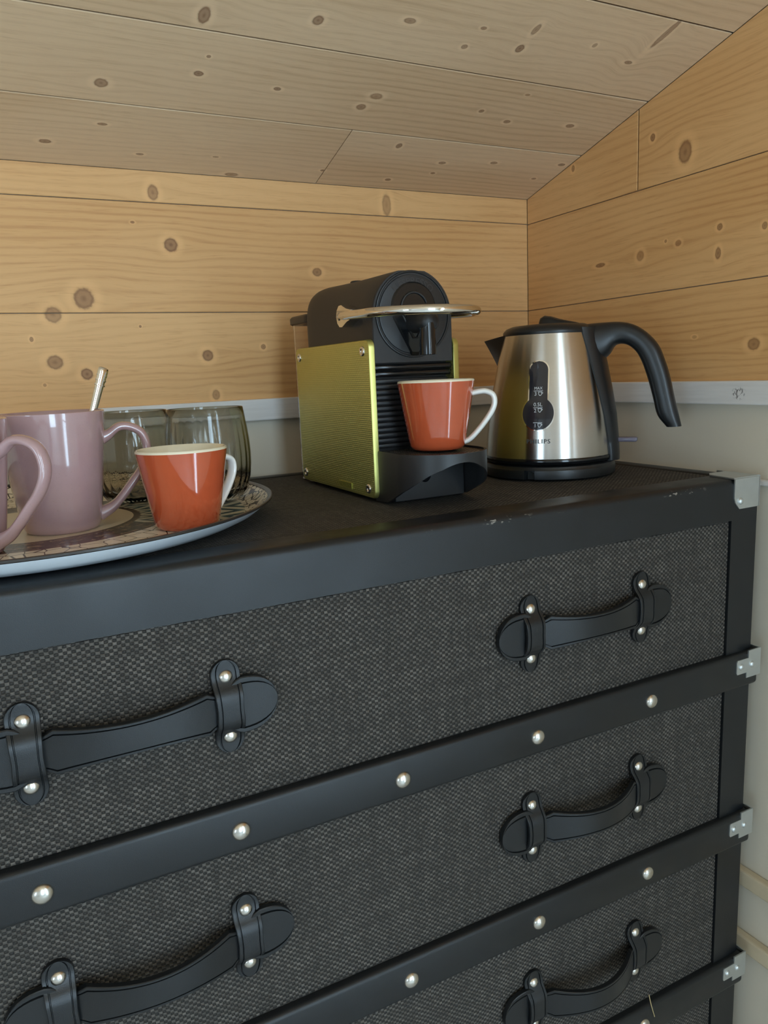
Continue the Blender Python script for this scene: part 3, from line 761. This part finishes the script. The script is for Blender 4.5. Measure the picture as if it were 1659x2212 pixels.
# brewing spout
add('spout_block', join(tube([(XM, 5.25, 1.37), (XM, 5.10, 1.37), (XM, 4.995, 1.355), (XM, 4.965, 1.35)], [.085, .085, .078, .05], 20)), BLACKP, CM, smooth=60)
add('spout', lathe([(0, 1.115), (.05, 1.115), (.062, 1.118), (.063, 1.20), (.058, 1.25), (.058, 1.35), (0, 1.36)], 28), GLOSSB, CM, (XM-.01, 5.02, 0), 50)
# ribs in the recess below the head
rib_me = mk_mesh('rib', *box(-.345, .345, -.03, .05, -.0165, .0165, .010, 2), BLACKP, 40)
rib2_me = mk_mesh('rib', *box(-.352, .352, -.05, .05, -.022, .022, .016, 3), GLOSSB, 40)
place('rib', rib2_me, CM, (XM, 5.31, 1.035)); place('rib', rib2_me, CM, (XM, 5.32, .985))
for k in range(13): place('rib', rib_me, CM, (XM, 5.345, .93-.042*k))
# side panels with screws
def rrect_panel(x0, x1):
    ya, yb, za, zb, r = 5.235, 6.80, .022, 1.25, .06; pts = []
    for (cy, cz, a0) in ((yb-r, zb-r, 0), (ya+r, zb-r, 90), (ya+r, za+r, 180), (yb-r, za+r, 270)):
        for k in range(7): a = math.radians(a0+15*k); pts.append((cy+r*math.cos(a), cz+r*math.sin(a)))
    b = .016; ins = inset(pts, b); n = len(pts); sgn = 1 if x1 > x0 else -1
    rings = [(x0, ins), (x0+sgn*.004, inset(pts, b*.35)), (x0+sgn*b, pts), (x1-sgn*.004, pts), (x1, inset(pts, .004))]
    V = [(x, *p) for x, ps in rings for p in ps]; Fc = [tuple(range(n)), tuple((len(rings)-1)*n+i for i in range(n))]
    for L in range(len(rings)-1):
        for i in range(n): j = (i+1) % n; Fc.append((L*n+i, L*n+j, (L+1)*n+j, (L+1)*n+i))
    return V, Fc
screw_v, screw_f = lathe([(0, .004), (.014, .004), (.018, .010), (.030, .012), (.038, .006), (.040, -.004)], 24, caps=False)
for sg in (-1, 1):
    xo = XM+sg*.405; xi = XM+sg*.352
    pn = add('side_panel', rrect_panel(xo, xi), LIME, CM, (0, 0, 0), 35)
    sm_ = mk_mesh('screw', [(sg*z, y, x) for x, y, z in screw_v], screw_f, CHROME, 50)
    for (y, z) in ((5.345, 1.165), (6.70, 1.165), (5.345, .095), (6.70, .10)):
        place('screw', sm_, pn, (xo, y, z))
        if sg < 0:
            pass
    if sg < 0:
        bd = add('badge', box(xo-.006, xo+.004, 5.66, 5.93, .055, .105), LIME_P, pn)
        tv, tf = text_mesh('NESPRESSO', .045)
        add('badge_lettering', ([(xo-.0072, 5.795-p[0], .08+p[1]) for p in tv], tf), simple('badge_print', rgb(120, 122, 50), .5), pn)
# lever
def lever():
    hw = .44; yc = 5.16; P = [(XM-hw+.02, 5.66, 1.452), (XM-hw, 5.5, 1.448), (XM-hw, yc+.1, 1.438)]
    for k in range(0, 25):
        a = PI+PI*k/24; P.append((XM+hw*math.cos(a), yc+hw*math.sin(a), 1.435-.012*abs(math.sin(a))))
    P += [(XM+hw, yc+.1, 1.438), (XM+hw, 5.5, 1.448), (XM+hw-.02, 5.66, 1.452)]
    return tube(P, .036, 16)
lv = add('lever', lever(), CHROME, CM, smooth=60)
for sg in (-1, 1):
    x = XM+sg*.40
    ol = [(y-.16, z) for y, z in ((5.60, 1.415), (5.68, 1.40), (5.77, 1.365), (5.82, 1.368), (5.86, 1.40), (5.875, 1.45), (5.86, 1.50), (5.82, 1.532), (5.77, 1.535), (5.68, 1.50), (5.60, 1.485))]
    n = len(ol); w0, w1 = x-sg*.05, x+sg*.045
    V = [(w0, *p) for p in ol]+[(w1, *p) for p in ol]; Fc = [tuple(range(n)), tuple(range(n, 2*n))]+[(i, (i+1)%n, n+(i+1)%n, n+i) for i in range(n)]
    add('lever_end', (V, Fc), CHROME, lv, smooth=30)
    place('screw', mk_mesh('screw', [(sg*z*.9, y*.8, x_*.8) for x_, y, z in screw_v], screw_f, NICKEL, 50), lv, (w1, 5.66, 1.45))
# drip tray
TZ = .40
def tray_path(r, ye=5.30, n=28):
    P = [(-r, ye), (-r, 5.1)]
    for k in range(n+1):
        a = PI+PI*k/n; P.append((r*math.cos(a), 4.93+r*math.sin(a)))
    return P+[(r, 5.1), (r, ye)]
def tray_wall():
    ZBT = [(4.5, .345), (4.565, .335), (4.60, .293), (4.664, .245), (4.704, .211), (4.81, .144), (5.03, .04), (5.13, 0.), (6., 0.)]
    def zb(y):
        for (y0, z0), (y1, z1) in zip(ZBT, ZBT[1:]):
            if y <= y1: return z0+(z1-z0)*(y-y0)/(y1-y0)
    V, Fc = [], []; po, pi_ = tray_path(.366, n=48), tray_path(.345, n=48); n = len(po)
    for (x, y), (xi, yi) in zip(po, pi_):
        b = zb(y); V += [(x, y, b), (x, y, TZ-.012), (x*.99, y*.998+.008, TZ), (xi, yi, TZ), (xi, yi, TZ-.03), (xi, yi, b)]
    for i in range(n-1):
        for k in range(6): q = (k+1) % 6; Fc.append((i*6+k, (i+1)*6+k, (i+1)*6+q, i*6+q))
    Fc.append(tuple(range(6))); Fc.append(tuple((n-1)*6+k for k in range(6)))
    return V, Fc
tw_ = add('drip_tray', tray_wall(), BLACKP, CM, (XM, 0, 0), 40)
GRILLE = simple('grille_plastic', rgb(60, 56, 52), .3)
def grille():
    r, pt, hw, z0, z1 = .343, .0395, .011, TZ-.028, TZ-.012; parts = []
    front = lambda x: 4.93-math.sqrt(max(0., r*r-x*x))
    x = -8*pt
    while x <= 8*pt+1e-6: parts.append(box(x-hw, x+hw, front(abs(x)+hw), 5.30, z0, z1)); x += pt
    y = 4.93-8*pt
    while y < 5.29:
        c = math.sqrt(max(0., r*r-(4.93-y+hw)**2)) if y < 4.93 else r
        if c > .05: parts.append(box(-c, c, y-hw, y+hw, z0+.001, z1-.001))
        y += pt
    P = tray_path(.346, n=48); Q = tray_path(.318, n=48); n = len(P)
    V = [(x, y, z) for z in (z0, z1) for ps in (P, Q) for x, y in ps]; Fc = []
    for i in range(n-1):
        Fc += [(i, i+1, n+i+1, n+i), (2*n+i, 2*n+i+1, 3*n+i+1, 3*n+i), (n+i, n+i+1, 3*n+i+1, 3*n+i), (i, i+1, 2*n+i+1, 2*n+i)]
    return join((V, Fc), *parts)
gr_ = add('grille', grille(), GRILLE, tw_, (XM, 0, 0)); gr_['kind'] = 'stuff'
P_ = tray_path(.347); n_ = len(P_)
add('drip_pan', ([(x, y, .345) for x, y in P_]+[(x, y, .351) for x, y in P_], [tuple(range(n_)), tuple(range(n_, 2*n_))]+[(i, (i+1)%n_, n_+(i+1)%n_, n_+i) for i in range(n_)]), BLACKP, tw_, (XM, 0, 0))
cc = add('capsule_container', box(XM-.295, XM+.345, 5.11, 5.40, 0, .345, .008, 1), BLACKP, CM, smooth=40)
add('finger_notch', [(v) for v in lathe([(0, .006), (.045, .006), (.055, 0.)], 24, caps=False)] and ([(x*1., -z, y*1.2) for x, y, z in lathe([(0, .006), (.045, .006), (.055, 0.)], 24, caps=False)[0]], lathe([(0, .006), (.045, .006), (.055, 0.)], 24, caps=False)[1]), GLOSSB, cc, (XM-.02, 5.11, .20), 50)
# water tank
tk = NT('clear_plastic'); tk.set(Base_Color=(.95, .93, .93, 1), Roughness=.05, IOR=1.2); tk.b.inputs['Transmission Weight'].default_value = 1.; CLEAR = tk.m
def rr_ring(x0, x1, y0, y1, r, n=6):
    pts = []
    for (cx, cy, a0) in ((x1-r, y1-r, 0), (x0+r, y1-r, 90), (x0+r, y0+r, 180), (x1-r, y0+r, 270)):
        for k in range(n+1): a = math.radians(a0+90*k/n); pts.append((cx+r*math.cos(a), cy+r*math.sin(a)))
    return pts
def ringloft(rings):
    n = len(rings[0][0]); V = [(x, y, z) for ps, z in rings for x, y in ps]; Fc = [tuple(range(n)), tuple((len(rings)-1)*n+i for i in range(n))]
    for L in range(len(rings)-1):
        for i in range(n): j = (i+1) % n; Fc.append((L*n+i, L*n+j, (L+1)*n+j, (L+1)*n+i))
    return V, Fc
ra_, rb_ = rr_ring(XM-.338, XM+.338, 6.64, 7.09, .12), rr_ring(XM-.325, XM+.325, 6.653, 7.077, .108)
add('water_tank', ringloft([(ra_, .0), (ra_, 1.475), (rb_, 1.475), (rb_, .02)]), CLEAR, CM, smooth=40)
rv = rr_ring(XM-.321, XM+.321, 6.657, 7.073, .105)
add('tank_valve_band', join(ringloft([(rv, .175), (rv, .198)]), ringloft([(rv, .208), (rv, .230)])), simple('violet_band', rgb(96, 84, 100), .4), CM)
rl = rr_ring(XM-.355, XM+.355, 6.55, 7.12, .12); rl2 = rr_ring(XM-.338, XM+.338, 6.565, 7.105, .11)
add('tank_lid', ringloft([(rl2, 1.476), (rl, 1.486), (rl, 1.535), (rl2, 1.555)]), KBLACK, CM, smooth=50)
# ------------------------------------------------------------------ kettle
KC = Vector((4.62, 5.66, 0)); vd = Vector((KC.x, KC.y, 0)).normalized()
HD = Vector((.640, -.768, 0)); NW = Vector((-.768, -.640, 0))      # handle direction, water window direction
aH = math.atan2(HD.y, HD.x); aW = math.atan2(NW.y, NW.x)+.024; aS = aH+PI
KPROF = [(.165, .588), (.20, .588), (.35, .577), (.54, .558), (.76, .520), (1.01, .470), (1.27, .411), (1.30, .404)]
def krad(z):
    for (z0, r0), (z1, r1) in zip(KPROF, KPROF[1:]):
        if z <= z1: t = max(0, (z-z0)/(z1-z0)); return r0+(r1-r0)*t
    return KPROF[-1][1]
st_ = NT('brushed_steel'); M = st_.M; o_, x_, y_, z_ = st_.obj()
bn = st_.noise(st_.xyz(M('MULTIPLY', M('ARCTAN2', y_, x_), 3.), 0., M('MULTIPLY', z_, 2600)), 1, 3, .6)
st_.set(Base_Color=st_.mix(bn, rgb(190, 187, 182), rgb(207, 204, 199)), Metallic=1., Roughness=.24); st_.b.inputs['Anisotropic'].default_value = .85; st_.b.inputs['Anisotropic Rotation'].default_value = .25
tg = st_.n.new('ShaderNodeTangent'); tg.direction_type = 'RADIAL'; tg.axis = 'Z'; st_.l.new(tg.outputs[0], st_.b.inputs['Tangent']); st_.bump(bn, .04, .0004); STEEL = st_.m
KB = root('kettle_power_stand', KC); tag(KB, 'round black power base standing under the steel kettle', 'kettle base')
ac = math.atan2(-KC.y, -KC.x)-.28
def notch(r, z, a):
    d = abs((a-ac+PI) % (2*PI)-PI)*.6
    return r-.055 if r > .58 and d < .04 and z < .0875 else r
add('base_disc', lathe([(0, 0), (.590, 0), (.606, .010), (.608, .07), (.605, .087), (.604, .088), (.596, .115), (.575, .125), (0, .125)], 240, notch), KBLACK, KB, KC, 30)
nd = Vector((math.cos(ac), math.sin(ac), 0)); ns = Vector((-nd.y, nd.x, 0))
o_n = [(-.03, .006), (-.03, .05), (-.02, .066), (0, .072), (.02, .066), (.03, .05), (.03, .006)]; n = len(o_n)
V = [nd*.535+ns*a+Vector((0,0,z)) for a, z in o_n]+[nd*.562+ns*a+Vector((0,0,z)) for a, z in o_n]
add('cord_slot', (V, [tuple(range(n)), tuple(range(n, 2*n))]+[(i, (i+1)%n, n+(i+1)%n, n+i) for i in range(n)]), KBLACK, KB, KC)
cordp = catmull([KC+Vector((.45, .38, .05)), KC+Vector((.62, .50, .035)), KC+Vector((.70, .75, .03)), KC+Vector((.55, 1.2, .03)), KC+Vector((.40, 1.60, .03))], 6)
add('power_cord', tube([p-KC for p in cordp], .03, 8), KBLACK, KB, KC, 60)
KT = root('kettle', KC+Vector((0, 0, .126))); tag(KT, 'brushed steel electric kettle with black handle and dark water gauge', 'kettle')
add('steel_body', lathe([(0, .175)]+[(r, z) for z, r in KPROF]+[(0, 1.30)], 96), STEEL, KT, KC, 40)
add('bottom_ring', lathe([(0, .126), (.560, .126), (.585, .135), (.594, .150), (.594, .180), (.586, .19), (0, .19)], 80), GLOSSB, KT, KC, 40)
add('lid', lathe([(.411, 1.27), (.414, 1.275), (.412, 1.305), (.385, 1.335), (.33, 1.356), (.2, 1.366), (0, 1.37)], 64), KBLACK, KT, KC, 40)
def knob():
    V, Fc = [], []; st = [(-.09, .02, 1.366), (-.065, .08, 1.43), (-.03, .09, 1.448), (.03, .10, 1.437), (.10, .10, 1.412), (.19, .09, 1.388), (.27, .07, 1.368)]
    sd = Vector((-HD.y, HD.x, 0))
    for s, w, z in st:
        for k in range(9):
            a = PI*k/8; V.append(HD*s+sd*w*math.cos(a)+Vector((0, 0, 1.355+(z-1.355)*math.sin(a)**.6)))
    for i in range(len(st)-1):
        for k in range(8): Fc.append((i*9+k, i*9+k+1, (i+1)*9+k+1, (i+1)*9+k))
        Fc.append((i*9+8, i*9, (i+1)*9, (i+1)*9+8))
    Fc.append(tuple(range(9))); Fc.append(tuple((len(st)-1)*9+k for k in range(9)))
    return V, Fc
add('lid_tab', knob(), KBLACK, KT, KC, 50)
# spout
def spout():
    V, Fc = [], []; n, m = 12, 12
    for side in (0, 1):
        for i in range(n+1):
            t = i/n; z = .985+(1.285-.985)*t; r = krad(z)-.004; a = math.radians(34)*t**.8
            A = Vector((math.cos(aS-a), math.sin(aS-a), 0))*r+Vector((0,0,z)); B = Vector((math.cos(aS+a), math.sin(aS+a), 0))*r+Vector((0,0,z))
            kd = -HD*(.478+(.655-.478)*t**1.15)+Vector((0, 0, .985+(1.24-.985)*t))
            sh = .012*side
            for j in range(m+1):
                s = j/m; P = A*(1-s)**2+kd*2*s*(1-s)+B*s*s
                Q = A.lerp(kd, min(1, s*2)) if s <= .5 else kd.lerp(B, s*2-1)
                X = P.lerp(Q, .72); V.append(X+HD*sh*(1 if 0 < j < m else 0))
    N = (n+1)*(m+1)
    for i in range(n):
        for j in range(m):
            q = (i*(m+1)+j, i*(m+1)+j+1, (i+1)*(m+1)+j+1, (i+1)*(m+1)+j); Fc.append(q); Fc.append(tuple(N+k for k in q[::-1]))
    for j in range(m): Fc.append((n*(m+1)+j, n*(m+1)+j+1, N+n*(m+1)+j+1, N+n*(m+1)+j))
    return V, Fc
add('spout', spout(), KBLACK, KT, KC, 50)
# black spine on the handle side
def spine():
    V, Fc = [], []; n, m = 20, 14
    for side in (0, 1):
        for i in range(n+1):
            t = i/n; z = .125+(1.315-.125)*t; ha = math.radians(13+22*t**1.3)
            for j in range(m+1):
                s = -1+2*j/m; a = aH+ha*s
                off = (.050*(1-abs(s)**3)+.008) if side == 0 else -.02
                r = krad(max(z, .165))+off; V.append((r*math.cos(a), r*math.sin(a), z))
    N = (n+1)*(m+1)
    for i in range(n):
        for j in range(m):
            q = (i*(m+1)+j, i*(m+1)+j+1, (i+1)*(m+1)+j+1, (i+1)*(m+1)+j); Fc.append(q); Fc.append(tuple(N+k for k in q[::-1]))
        for j in (0, m): Fc.append((i*(m+1)+j, (i+1)*(m+1)+j, N+(i+1)*(m+1)+j, N+i*(m+1)+j))
    for i in (0, n):
        for j in range(m): Fc.append((i*(m+1)+j, i*(m+1)+j+1, N+i*(m+1)+j+1, N+i*(m+1)+j))
    return V, Fc
add('spine', spine(), KBLACK, KT, KC, 50)
def handle():
    O = [(.30, 1.345), (.45, 1.352), (.637, 1.349), (.76, 1.315), (.87, 1.24), (.965, 1.13), (1.02, 1.0), (1.062, .87), (1.11, .66), (1.150, .50), (1.170, .42)]
    I = [(.36, .98), (.53, 1.05), (.60, 1.145), (.69, 1.15), (.77, 1.09), (.822, 1.0), (.856, .91), (.888, .81), (.928, .66), (.965, .52), (1.045, .415)]
    Wd = [.20, .15, .115, .10, .10, .10, .10, .10, .10, .095, .08]
    Oc = catmull([(a, b, w) for (a, b), w in zip(O, Wd)], 4); Ic = catmull([(a, b, 0) for a, b in I], 4)
    sd = Vector((-HD.y, HD.x, 0)); V, Fc = [], []; seg = 20; n = len(Oc)
    for o, i in zip(Oc, Ic):
        c = (Vector((o.x, o.y))+Vector((i.x, i.y)))/2; h = (Vector((o.x, o.y))-Vector((i.x, i.y)))/2
        for k in range(seg):
            a = 2*PI*k/seg; ca, sa = math.cos(a), math.sin(a)
            ca = math.copysign(abs(ca)**.75, ca); sa = math.copysign(abs(sa)**.75, sa)
            p = c+h*sa; V.append(HD*p.x+Vector((0,0,p.y))+sd*(o.z*ca))
    for i in range(n-1):
        for k in range(seg): j = (k+1) % seg; Fc.append((i*seg+k, i*seg+j, (i+1)*seg+j, (i+1)*seg+k))
    Fc.append(tuple(range(seg))); Fc.append(tuple((n-1)*seg+k for k in range(seg)))
    return V, Fc
add('handle', handle(), KBLACK, KT, KC, 50)
add('switch_lever', box(.62, .80, -.035, .035, .283, .327, .015, 2), simple('violet_grey_plastic', rgb(104, 98, 112), .3), KT, KC, 40, axes(HD, Vector((-HD.y, HD.x, 0)), Vector((0,0,1))))
# water gauge (keyhole shape on the body)
kpl = lambda y, x=1163: on_plane(x, y, KC+NW*.53, NW).z
zT_, zN, zC_, zBt = kpl(780), kpl(866), kpl(893), kpl(929)
sc_ = (KC+NW*.53-Vector((0,0,1))).length/F        # u per pixel
def gauge(k, off):
    w1, r2 = 19.0*sc_+k, 32.5*sc_+k; V, Fc = [], []; nz, nx = 110, 12
    zt, zb = zT_+k, zC_-r2*1.05
    for i in range(nz+1):
        t = i/nz; z = zb+(zt-zb)*t
        w = 0.
        if z > zt-w1: w = math.sqrt(max(0, w1*w1-(z-(zt-w1))**2))
        elif z > zC_: w = w1
        if abs(z-zC_) < r2*1.05: w = max(w, r2*math.sqrt(max(0, 1-((z-zC_)/(r2*1.05))**2)))
        w = max(w, .002)
        for j in range(nx+1):
            r = krad(z)+off; a = aW+(w*(-1+2*j/nx))/r; V.append((r*math.cos(a), r*math.sin(a), z))
    for i in range(nz):
        for j in range(nx): Fc.append((i*(nx+1)+j, i*(nx+1)+j+1, (i+1)*(nx+1)+j+1, (i+1)*(nx+1)+j))
    return V, Fc
WG = add('water_gauge', gauge(.0, .006), simple('smoked_gauge', rgb(44, 42, 46), .08), KT, KC, 60)
add('gauge_rim', gauge(.010, .003), CHROME, KT, KC, 60)
WHITE = simple('white_print', rgb(205, 208, 212), .5); GREYP = simple('grey_print', rgb(70, 70, 68), .5)
def on_body(vf, zc, off, dx=0.):
    # x grows to the right as seen from outside
    V = []
    for x, y, *_ in vf[0]:
        z = zc+y; r = krad(z)+off; a = aW+(x+dx)/r; V.append((r*math.cos(a), r*math.sin(a), z))
    return V, vf[1]
def put_txt(t, py, hpx, mat, dxpx=0., name='lettering', parent=None, bold=0):
    sz = hpx*sc_/.70
    vf = text_mesh(t, sz, 1.22 if bold else 1.)
    if bold:
        vs = [(x+d, y) for d in (-bold, 0, bold) for x, y, _ in vf[0]]; n = len(vf[0])
        vf = ([(x, y, 0) for x, y in vs], [tuple(i+n*k for i in f) for k in range(3) for f in vf[1]])
    o = add(name, on_body(vf, kpl(py), .0085 if parent is WG else .004, dxpx*sc_), mat, parent or KT, KC); return o
def mark_line(py):
    w = 9.5*sc_; h = .5*sc_
    xs = [-w+2*w*k/8 for k in range(9)]; V = [(x, -h, 0) for x in xs]+[(x, h, 0) for x in xs]
    add('gauge_line', on_body((V, [(k, k+1, 9+k+1, 9+k) for k in range(8)]), kpl(py), .0085, 0), WHITE, WG, KC)
def cup_icon(py, dx):
    s = sc_; P = [(-4, 4), (4, 4), (3.4, -1), (1.5, -4.2), (-1.5, -4.2), (-3.4, -1)]; Q = [(x*.72, y*.72) for x, y in P]; n = 6
    V = [(x*s, y*s, 0) for x, y in P+Q]; Fc = [(i, (i+1)%n, n+(i+1)%n, n+i) for i in range(n)]
    H = [(4, 3), (6, 2.2), (5.2, -.2), (3.4, -1), (3.6, 0), (4.6, .5), (5, 1.6), (4, 2)]; V += [(x*s, y*s, 0) for x, y in H]; b = 2*n
    Fc += [(b, b+1, b+6, b+7), (b+1, b+2, b+5, b+6), (b+2, b+3, b+4, b+5)]
    add('cup_mark', on_body((V, Fc), kpl(py), .0085, dx*s), WHITE, WG, KC)
put_txt('MAX', 839, 5.6, WHITE, 0, 'gauge_lettering', WG); mark_line(844.5); put_txt('3', 851, 7.5, WHITE, -5.5, 'gauge_lettering', WG); cup_icon(850.5, 4)
put_txt('0.5L', 874, 7.5, WHITE, 0, 'gauge_lettering', WG); mark_line(880.5); put_txt('2', 887, 7.5, WHITE, -5.5, 'gauge_lettering', WG); cup_icon(886, 4)
mark_line(912.5); put_txt('1', 919, 7, WHITE, -5, 'gauge_lettering', WG); cup_icon(918, 4)
put_txt('PHILIPS', 953, 9, GREYP, 1.5, 'maker_lettering', KT, bold=.35*sc_)
# ------------------------------------------------------------------ stray thread caught on the rail of the third drawer
P0 = on_plane(1402, 2149, (0, YR-.004, 0), (0,1,0)); P1 = on_plane(1406, 2168, (0, YR-.012, 0), (0,1,0)); P2 = on_plane(1414, 2196, (0, YR-.006, 0), (0,1,0))
t = add('stray_thread', tube([p-P0 for p in catmull([P0, P1, P2], 6)], .0035, 6), simple('straw_thread', rgb(190, 168, 120), .6), None, P0, 60)
tag(t, 'thin straw coloured thread hanging over the leather rail of the chest', 'thread')
